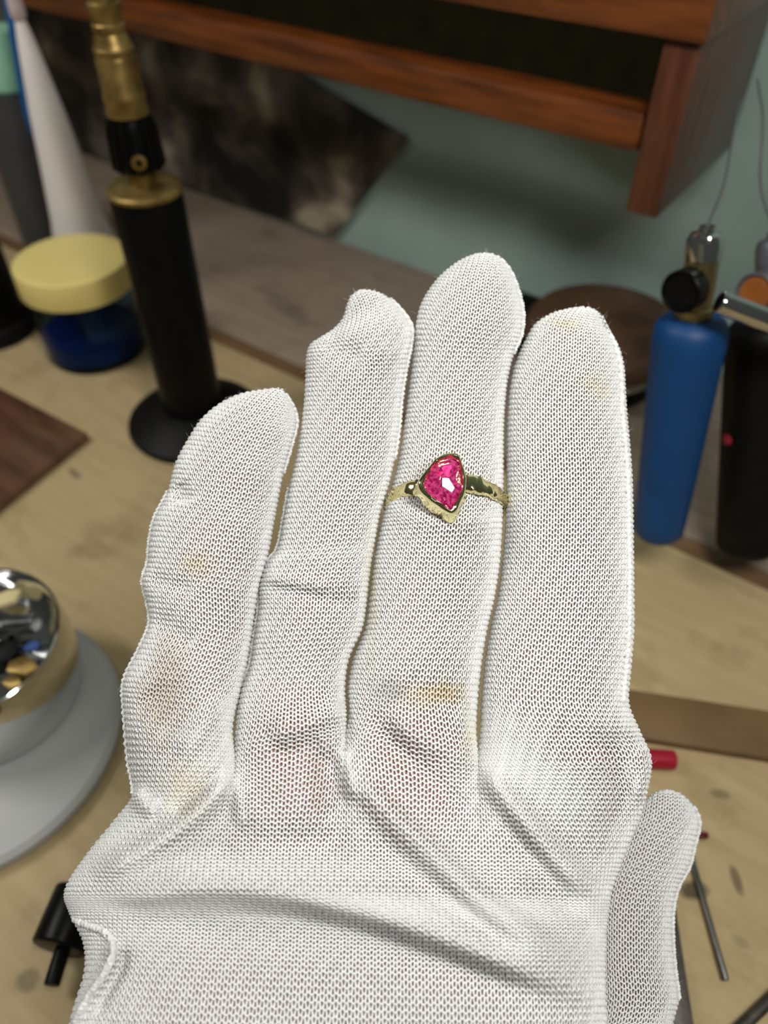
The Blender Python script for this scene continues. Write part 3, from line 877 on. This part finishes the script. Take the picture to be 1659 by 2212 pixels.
G = palm(False); AP = arc(palm(True), org)
R_, a0, stp, amin, amax = resample(G, normals(G), AP)
fnP = sampler(R_, a0, stp)
mid = G[:, 40:140:8]
vl = np.linalg.norm(np.diff(mid, axis=0), axis=2).mean(1)
vP = np.concatenate([[0], np.cumsum(vl)]) / COURSE
ic = len(tp) - 3
VC = vP[ic]
idxP = np.arange(len(tp))
jj = int(np.ceil(VC)) - 1
Ac = AP[ic]
CEN = [float(np.interp(q, np.arange(len(Ac)), Ac)) for q in (30.6, 51 + 20, 91 + 20, 131 + 20.4)]
ring_start = np.interp(2262, [p[0][1] for p in PALM][::-1], np.arange(NP_)[::-1])
for j in range(int(np.interp(2.6, tp, vP)), jj + 1):
    ri = np.interp(j, vP, idxP)
    lo = np.interp(ri, idxP, amin); hi = np.interp(ri, idxP, amax)
    yarn(fnP, lambda v: np.interp(v, vP, idxP), j, lo / WALE, hi / WALE, lambda u, v: u * WALE)
# --- fingers and thumb
for k in range(5):
    start = (NP_ - 1 - 1.5) if k < 4 else 0.0
    tk = np.arange(start, TMAX[k] + 1e-6, DT); tk[-1] = min(tk[-1], TMAX[k])
    s = np.linspace(-1.5, 1.5, 91)
    Gk = surf(k, tk, s)
    Ak = arc(Gk, 45)
    if k < 4:
        be = np.clip((tk - (NP_ - 1)) / 2.2, 0, 1); be = (be * be * (3 - 2 * be))[:, None]
        Ak = Ak * be + arc(surf(k, tk, s, flat=True), 45) * (1 - be)
    Rk, a0, stp, amin, amax = resample(Gk, normals(Gk), Ak)
    fk = sampler(Rk, a0, stp)
    c = Gk[:, 31:60:7]; vl = np.linalg.norm(np.diff(c, axis=0), axis=2).mean(1)
    vk = np.concatenate([[0], np.cumsum(vl)]) / COURSE
    idx = np.arange(len(tk))
    if k < 4:
        vk = vk - np.interp(NP_ - 1, tk, vk) + VC; u_c = CEN[k] / WALE; j0 = jj + 1
    else:
        u_c = 0.0; j0 = 1
    for j in range(j0, int(vk[-1]) + 1):
        ri = np.interp(j, vk, idx)
        lo = np.interp(ri, idx, amin); hi = np.interp(ri, idx, amax)
        yarn(fk, lambda v: np.interp(v, vk, idx), j, u_c + lo / WALE, u_c + hi / WALE, lambda u, v: (u - u_c) * WALE)

# --- plain back of the glove and the hand inside
SV, SF = [], []   # glove shell (back)
HV, HF = [], []   # hand


def addgrid(V, F, G, flip):
    b_ = sum(len(x) for x in V); nr, nc = G.shape[:2]
    V.append(G.reshape(-1, 3)); i = np.arange(nr - 1)[:, None] * nc + np.arange(nc - 1)[None, :] + b_
    q = np.stack([i, i + 1, i + nc + 1, i + nc], axis=2).reshape(-1, 4)
    F.append(q[:, ::-1] if flip else q)


for k in range(5):
    tk = np.arange(0, TMAX[k] + 1e-6, 0.125)
    sF = np.linspace(-1, 1, 25); sB = np.linspace(1, 3, 25)
    gf, gb = surf(k, tk, sF), surf(k, tk, sB)
    loop = np.concatenate([gf, gb[:, 1:]], axis=1)
    # hand: drawn in from the glove towards the middle of each cross-section, plus a fixed allowance
    if k < 4:
        n_f = normals(gf); n_b = -normals(gb) if False else normals(gb)
        hf = gf - n_f * 0.50 * MM
        cen = (gf[:, 12] + gb[:, 12]) / 2
        nb = gb - cen[:, None, :]; ln = np.linalg.norm(nb, axis=2)[..., None]
        hb = gb - nb / (ln + 1e-9) * np.minimum(0.8 * MM, ln * .5)
        hb[:, 0] = hf[:, -1] if k != 9 else hb[:, 0]
        hb[:, -1] = hf[:, 0]
    else:
        cen = loop.mean(axis=1)[:, None, :]
        d_ = loop - cen; ln = np.linalg.norm(d_, axis=2)[..., None]
        lp = loop - d_ / (ln + 1e-9) * np.minimum(0.55 * MM, ln * .4)
        hf, hb = lp[:, :25], lp[:, 24:]
    addgrid(HV, HF, hf, False); addgrid(HV, HF, hb, False)
    gs = surf(k, tk, np.linspace(1.35, 2.65, 21))
    addgrid(SV, SF, gs, False)
    if k < 4:      # plain cuff, below the picture
        addgrid(SV, SF, surf(k, np.arange(0, 2.66, 0.125), np.linspace(-1.4 if k == 0 else -1, 1.4 if k == 3 else 1, 27)), False)


def mesh_np(name, V, F):
    V = np.concatenate(V); F = np.concatenate(F).astype(np.int32)
    me = bpy.data.meshes.new(name)
    me.vertices.add(len(V)); me.vertices.foreach_set('co', V.astype(np.float32).ravel())
    me.loops.add(F.size); me.loops.foreach_set('vertex_index', F.ravel())
    me.polygons.add(len(F)); me.polygons.foreach_set('loop_start', np.arange(0, F.size, 4, dtype=np.int32))
    me.polygons.foreach_set('loop_total', np.full(len(F), 4, dtype=np.int32))
    me.update(calc_edges=True); me.validate(); me.shade_smooth()
    return me


M_skin = mat('skin', (156, 110, 103), (180, 134, 126), 0.55, scale=70, lo=.3, hi=.7)
M_skin.node_tree.nodes['Principled BSDF'].inputs['Subsurface Weight'].default_value = 0.0
# cotton yarn with a few faint stains of its own
qy = NT('white_cotton_yarn'); b = qy.b; b.inputs['Roughness'].default_value = 0.9
b.inputs['Specular IOR Level'].default_value = 0.25
b.inputs['Sheen Weight'].default_value = 0.25; b.inputs['Sheen Roughness'].default_value = 0.5
tc = qy.n('ShaderNodeTexCoord')
nz = qy.n('ShaderNodeTexNoise', i_Scale=900.0, i_Detail=3.0); qy.l(tc, 'Object', nz, 'Vector')
rp = qy.n('ShaderNodeValToRGB'); rp.color_ramp.elements[0].color = lin((222, 222, 219)); rp.color_ramp.elements[1].color = lin((240, 240, 238))
qy.l(nz, 'Fac', rp, 0)
last, out = rp, 0
n3 = qy.n('ShaderNodeTexNoise', i_Scale=260.0, i_Detail=2.0); qy.l(tc, 'Object', n3, 'Vector')
STAIN = [(950, 1500, 75, 26, .35, (214, 196, 128), .55), (840, 1490, 40, 30, 0, (150, 162, 160), .4), (425, 1220, 34, 26, 0, (222, 208, 150), .4),
         (345, 1500, 60, 110, .1, (196, 186, 158), .45), (1290, 830, 34, 30, 0, (222, 212, 160), .4), (1230, 690, 30, 20, 0, (222, 212, 160), .35),
         (400, 1700, 60, 60, 0, (220, 208, 170), .35), (800, 1290, 16, 150, .12, (210, 202, 150), .35), (1020, 1590, 20, 60, .0, (214, 206, 160), .3)]
for (px, py, rx, ry, rot, colr, stg) in STAIN:
    dpt = float(front(py)) * MM; p = at(px, py, dpt)
    mw = Matrix(((RV[0], UV[0], -FV[0]), (RV[1], UV[1], -FV[1]), (RV[2], UV[2], -FV[2]))).to_euler()
    m2 = qy.n('ShaderNodeMapping', vector_type='TEXTURE', i_Location=tuple(p), i_Rotation=tuple(mw), i_Scale=(rx * dpt / FPX, ry * dpt / FPX, .02))
    qy.l(tc, 'Object', m2, 0)
    ln = qy.n('ShaderNodeVectorMath', operation='LENGTH'); qy.l(m2, 0, ln, 0)
    ad = qy.n('ShaderNodeMath', operation='MULTIPLY_ADD', i_1=1.2, i_2=-0.6); qy.l(n3, 'Fac', ad, 0)
    sm = qy.n('ShaderNodeMath', operation='ADD'); qy.l(ln, 'Value', sm, 0); qy.l(ad, 0, sm, 1)
    mr = qy.n('ShaderNodeMapRange', i_1=1.3, i_2=0.3, i_3=0.0, i_4=stg); qy.l(sm, 0, mr, 0)
    mm = qy.n('ShaderNodeMix', data_type='RGBA', i_7=lin(colr)); qy.l(mr, 0, mm, 0); qy.l(last, out, mm, 6)
    last, out = mm, 2
qy.l(last, out, b, 'Base Color')
bp = qy.n('ShaderNodeBump', i_Strength=0.5, i_Distance=0.00008)
n4 = qy.n('ShaderNodeTexNoise', i_Scale=9000.0, i_Detail=2.0); qy.l(tc, 'Object', n4, 'Vector'); qy.l(n4, 'Fac', bp, 'Height'); qy.l(bp, 0, b, 'Normal')
M_yarn = qy.m

me = mesh_np('person', HV, HF); me.materials.append(M_skin)
bm = bmesh.new(); bm.from_mesh(me); bmesh.ops.remove_doubles(bm, verts=bm.verts, dist=0.00002)
bmesh.ops.recalc_face_normals(bm, faces=bm.faces); bm.to_mesh(me); bm.free(); me.shade_smooth()
person = bpy.data.objects.new('person', me); COL.objects.link(person)
tag(person, 'hand in a white knitted cotton glove held over the bench, gold ring on one finger', 'person')
off = sum(len(x) for x in YV)
print('yarn verts', off, 'quads', sum(len(x) for x in YF))
gm = mesh_np('glove', YV + SV, YF + [f + off for f in SF]); gm.materials.append(M_yarn)
glove = bpy.data.objects.new('glove', gm); COL.objects.link(glove); glove.parent = person
glove['label'] = 'white knitted cotton glove'; glove['kind'] = 'stuff'

# seams: raised welts of thicker stitching along the sides


def welt(k, s0, ta, tb_, r, n):
    tt = np.linspace(ta, tb_, n)
    sv = np.array([s0, s0 + .01])
    g = surf(k, tt, sv)[:, 0]
    gc = surf(k, tt, np.array([-.99, 0, .99]))
    c = (gc[:, 0] + gc[:, 2]) / 2
    o_ = g - c; o_ /= np.linalg.norm(o_, axis=1)[:, None]
    ang = np.arange(n) * 1.9
    side = np.gradient(g, axis=0); side /= np.linalg.norm(side, axis=1)[:, None]; bt = np.cross(side, o_)
    p = g + o_ * .25 * MM + (o_ * np.cos(ang)[:, None] + bt * np.sin(ang)[:, None]) * .18 * MM
    return tube('seam', p, r, M_yarn, glove, 6)


welt(3, 0.74, NP_ + 1, TMAX[3] - 1.2, .52 * MM, 320)
welt(2, 0.93, NP_ + 12, TMAX[2] - 1.2, .40 * MM, 120)
welt(1, 0.95, NP_ + 10, TMAX[1] - 3.0, .40 * MM, 160)
welt(0, 0.97, NP_ + 10, TMAX[0] - .8, .36 * MM, 120)
welt(0, -0.99, NP_ - 2, NP_ + 9, .40 * MM, 220)
welt(1, -0.99, NP_ + 1, NP_ + 9, .36 * MM, 200)
welt(4, 0.99, 5, TMAX[4] - 2, .40 * MM, 200)

# raised seam at the cuff side
tq = np.linspace(NP_ - 9.5, NP_ - 4.5, 240); gq = surf(0, tq, np.linspace(-1.0, .6, 160)).reshape(-1, 3)
rel = gq - CAM; dq = rel @ FV; gx = CX + FPX * (rel @ RV) / dq; gy = CY - FPX * (rel @ UV) / dq
path = spline([(160, 1985), (196, 2000), (228, 2014), (243, 2040), (240, 2075), (220, 2112), (190, 2155), (165, 2205), (148, 2260)], 150)
pq = []
for i, (x, y) in enumerate(path):
    j = int(((gx - x) ** 2 + (gy - y) ** 2).argmin()); c = gq[j]; u_ = (CAM - c) / np.linalg.norm(CAM - c)
    pq.append(c + u_ * .35 * MM + (RV * math.cos(i * 1.9) + u_ * math.sin(i * 1.9)) * .16 * MM)
tube('seam', pq, .55 * MM, M_yarn, glove, 6)

# loose cotton fibres along the outlines
FVs, FFs = [], []


def fibre(p, d, L):
    n = 7
    c1_ = rng.normal(size=3) * .5; P = [p]
    for i in range(n - 1):
        d = d + c1_ * .45 + rng.normal(size=3) * .18; d /= np.linalg.norm(d); P.append(P[-1] + d * L / n)
    P = np.array(P); T = np.gradient(P, axis=0); T /= np.linalg.norm(T, axis=1)[:, None]
    x, y, _ = frame(T[0]); r = 0.012 * MM
    base = sum(len(v) for v in FVs)
    ring = np.stack([P + x * r, P + (-.5 * x + .87 * y) * r, P + (-.5 * x - .87 * y) * r], axis=1)
    FVs.append(ring.reshape(-1, 3))
    i = np.arange(n - 1)[:, None] * 3 + base; q = np.arange(3)[None, :]; q2 = (q + 1) % 3
    FFs.append(np.stack([i + q, i + q2, i + 3 + q2, i + 3 + q], axis=2).reshape(-1, 4))


for k in range(5):
    for _ in range(150):
        tt = np.array([rng.uniform(NP_ - 4 if k in (0, 3) else NP_, TMAX[k] - .3) if k < 4 else rng.uniform(5, TMAX[4] - .3)])
        sgn = rng.choice([-1, 1])
        if k < 4 and tt[0] < NP_: sgn = -1 if k == 0 else 1
        g = surf(k, tt, np.array([sgn * rng.uniform(.8, 1.05), 0.0, -.99, .99]))[0]
        o_ = g[0] - (g[2] + g[3]) / 2; o_ /= np.linalg.norm(o_)
        fibre(g[0], o_ + rng.normal(size=3) * .5, rng.uniform(.6, 2.2) * MM)
    for _ in range(40):
        tt = np.array([rng.uniform(TMAX[k] - 3.5, TMAX[k] - .1)]); g = surf(k, tt, np.array([rng.uniform(-1.2, 1.2), -.99, .99]))[0]
        fibre(g[0], UV + rng.normal(size=3) * .6, rng.uniform(.5, 1.8) * MM)
fm = mesh_np('loose_fibres', FVs, FFs); fm.materials.append(M_yarn)
fo = bpy.data.objects.new('loose_fibres', fm); COL.objects.link(fo); fo.parent = glove; fo['kind'] = 'stuff'

# ================================================================== the ring
M_au = mat('pale_yellow_gold', (226, 214, 160), (238, 228, 178), 0.10, metal=1.0, scale=300)
BETA = math.radians(22)
ND = UV * math.sin(BETA) - FV * math.cos(BETA)          # towards the viewer, tipped up
YD = UV * math.cos(BETA) + FV * math.sin(BETA)          # along the finger
ringo = empty('gold_ring', at(963, 1090, .150), 'pale gold ring with a pink faceted stone in an organic bezel', 'ring')
rc = at(964, 1094, .1520)
ra, rbn = 0.01165, 0.0108
# band: uneven hammered strap, wider near the bezel
nb, ns_ = 160, 10
V, F = [], []
for i in range(nb):
    a = 2 * math.pi * i / nb
    dirx = RV * math.sin(a) + ND * math.cos(a)
    c = rc + RV * math.sin(a) * ra + ND * math.cos(a) * rbn
    fr = max(0.0, math.cos(a))
    hw = 0.00120 + 0.0007 * fr ** 3 + .00010 * math.sin(a * 17) + .00007 * math.sin(a * 41 + 1)
    tkn = 0.00075 + .00035 * fr ** 4 + .00010 * math.sin(a * 13 + .5) * math.sin(a * 29) + .00005 * math.sin(a * 57)
    shift = YD * .00025 * math.sin(a * 5)
    for q in range(ns_):
        t_ = 2 * math.pi * q / ns_
        cx_, sx_ = math.cos(t_), math.sin(t_)
        px_ = math.copysign(abs(cx_) ** .6, cx_) * hw; pz_ = math.copysign(abs(sx_) ** .6, sx_) * tkn
        lump = 1 + .10 * math.sin(a * 19 + q * 2.3) * math.sin(a * 7 + q)
        V.append(c + shift + YD * px_ + dirx * pz_ * lump)
for i in range(nb):
    for q in range(ns_):
        j, r_ = (i + 1) % nb, (q + 1) % ns_
        F.append((i * ns_ + q, i * ns_ + r_, j * ns_ + r_, j * ns_ + q))
fix(make('band', V, F, M_au, ringo), deg=55)


def zp(pts): return [(780 + x / 4.484, 900 + y / 4.484) for x, y in pts]


def to_plane(px, py, hgt):
    """pixel -> point on the bezel plane raised by hgt over the front of the band"""
    o_ = rc + ND * (rbn + hgt); r = ray(px, py); return CAM + r * (((o_ - CAM) @ ND) / (r @ ND))


rim = zp([(870, 345), (945, 365), (985, 450), (1015, 550), (1022, 640), (1010, 720), (978, 800), (935, 895), (880, 935), (820, 915), (740, 862), (640, 785), (565, 710), (546, 645), (575, 580), (640, 500), (712, 412), (790, 360)])
stone = zp([(862, 392), (930, 408), (958, 470), (962, 545), (972, 625), (962, 705), (932, 782), (893, 835), (872, 893), (818, 862), (748, 805), (662, 735), (618, 662), (638, 600), (688, 505), (762, 428)])


def closed(pts, n):
    P = np.array(pts, float); m_ = len(P)
    Q = np.concatenate([P[-2:], P, P[:3]]); t_ = np.linspace(2, 2 + m_, n, endpoint=False)
    return hermite(Q, t_)


NB = 108


def by_angle(P, c, n):
    a = np.arctan2(P[:, 1] - c[1], P[:, 0] - c[0]); o_ = np.argsort(a); a = a[o_]; r = np.hypot(P[:, 0] - c[0], P[:, 1] - c[1])[o_]
    an = np.linspace(-math.pi, math.pi, n, endpoint=False)
    rr_ = np.interp(an, np.concatenate([a - 2 * math.pi, a, a + 2 * math.pi]), np.tile(r, 3))
    return np.stack([c[0] + rr_ * np.cos(an), c[1] + rr_ * np.sin(an)], 1)


cs = np.array([967.0, 1040.0])
RIM = by_angle(closed(rim, 240), cs, NB); STN = by_angle(closed(stone, 240), cs, NB)
HT = 0.0040


def ringpts(P, hgt, grow=1.0, wob=0.0, ph=0.0):
    o = []
    for i, (x, y) in enumerate(P):
        a = 2 * math.pi * i / len(P)
        g = grow + wob * (math.sin(a * 7 + ph) + .7 * math.sin(a * 13 + 2 * ph) + .5 * math.sin(a * 23 + ph * 3))
        xx, yy = cs + (np.array([x, y]) - cs) * g
        o.append(to_plane(xx, yy, 0.0) * 0 + to_local(xx, yy, hgt + wob * .004 * math.sin(a * 9 + ph)))
    return o


def to_local(px, py, hgt):
    """outline taken on the rim plane, then slid straight down the bezel axis"""
    return to_plane(px, py, HT) + ND * (hgt - HT)


rings = [ringpts(RIM, -.0009, .90, .03, .3), ringpts(RIM, .0004, 1.05, .05, 1.2), ringpts(RIM, .0012, 1.07, .045, 2.0), ringpts(RIM, .0020, 1.0, .04, 3.0),
         ringpts(RIM, .0030, 1.02, .008, .5), ringpts(RIM, .0036, 1.0, .004, .2), ringpts((RIM * .8 + STN * .2), HT + .0001, 1.0, .004, .7),
         ringpts((RIM * .35 + STN * .65), HT + .0002, 1.0, .012, .9), ringpts(STN, HT - .0003, 1.0, .014, 2.2), ringpts(STN, HT - .0011, .99, .0, 0), ringpts(STN, HT - .0030, .90, .0, 0)]
V = [p for r in rings for p in r]; F = []
for a in range(len(rings) - 1):
    for i in range(NB):
        j = (i + 1) % NB; F.append((a * NB + i, a * NB + j, (a + 1) * NB + j, (a + 1) * NB + i))
F.append(tuple(range((len(rings) - 1) * NB, len(rings) * NB))); F.append(tuple(range(NB))[::-1])
fix(make('bezel', V, F, M_au, ringo), deg=62)

# stone: irregular faceted crown
qg = NT('pink_stone'); b = qg.b
b.inputs['Roughness'].default_value = 0.02; b.inputs['IOR'].default_value = 1.62; b.inputs['Transmission Weight'].default_value = 0.55
tc = qg.n('ShaderNodeTexCoord'); n1 = qg.n('ShaderNodeTexNoise', i_Scale=1500.0, i_Detail=2.0); qg.l(tc, 'Object', n1, 'Vector')
rp = qg.n('ShaderNodeValToRGB'); e = rp.color_ramp.elements
e[0].position = .40; e[0].color = lin((172, 28, 98)); e[1].position = .50; e[1].color = lin((236, 66, 146)); x = e.new(.75); x.color = lin((250, 120, 180))
qg.l(n1, 'Fac', rp, 0); qg.l(rp, 0, b, 'Base Color')
tab_px = zp([(788, 590), (850, 598), (905, 688), (888, 738), (786, 672)])
tc_ = at(*np.mean(tab_px, axis=0), .1)
pc = to_local(*np.mean(tab_px, axis=0), HT + .0002)
vdir = (CAM - pc) / np.linalg.norm(CAM - pc); ldir = (LAMP - pc) / np.linalg.norm(LAMP - pc); TN = vdir + ldir; TN /= np.linalg.norm(TN)
TAB = []
for x, y in tab_px:
    r = ray(x, y); TAB.append(CAM + r * (((pc - CAM) @ TN) / (r @ TN)))
ns_ = 16
gir = [to_local(*(cs + (np.array(p) - cs) * 1.01), HT - .0009) for p in stone]
mids = []
for i, p in enumerate(stone):
    q_ = np.array(p) * .52 + np.mean(tab_px, axis=0) * .48
    mids.append(to_local(*q_, HT - .00015 + .00022 * math.sin(i * 2.3)))
bot = [to_local(*(cs + (np.array(p) - cs) * .8), HT - .0026) for p in stone]
V = gir + mids + bot + TAB; F = []
for i in range(ns_):
    j = (i + 1) % ns_
    F += [(i, j, ns_ + j), (i, ns_ + j, ns_ + i), (2 * ns_ + i, 2 * ns_ + j, j), (2 * ns_ + i, j, i)]
F.append(tuple(range(2 * ns_, 3 * ns_))[::-1])
# bridge the middle ring to the table by nearest table corner
tb0 = 3 * ns_
ang_t = [math.atan2(y - np.mean(tab_px, axis=0)[1], x - np.mean(tab_px, axis=0)[0]) for x, y in tab_px]
near = []
for p in stone:
    a = math.atan2(p[1] - np.mean(tab_px, axis=0)[1], p[0] - np.mean(tab_px, axis=0)[0])
    near.append(min(range(5), key=lambda k: abs((a - ang_t[k] + math.pi) % (2 * math.pi) - math.pi)))
for i in range(ns_):
    j = (i + 1) % ns_
    F.append((ns_ + i, ns_ + j, tb0 + near[j]))
    if near[i] != near[j]:
        F.append((ns_ + i, tb0 + near[j], tb0 + near[i]))
F.append(tuple(tb0 + k for k in range(5)))
go = make('pink_gemstone', V, F, qg.m, ringo)
bm = bmesh.new(); bm.from_mesh(go.data); bmesh.ops.recalc_face_normals(bm, faces=bm.faces); bm.to_mesh(go.data); bm.free()
go['label'] = 'translucent pink faceted stone'
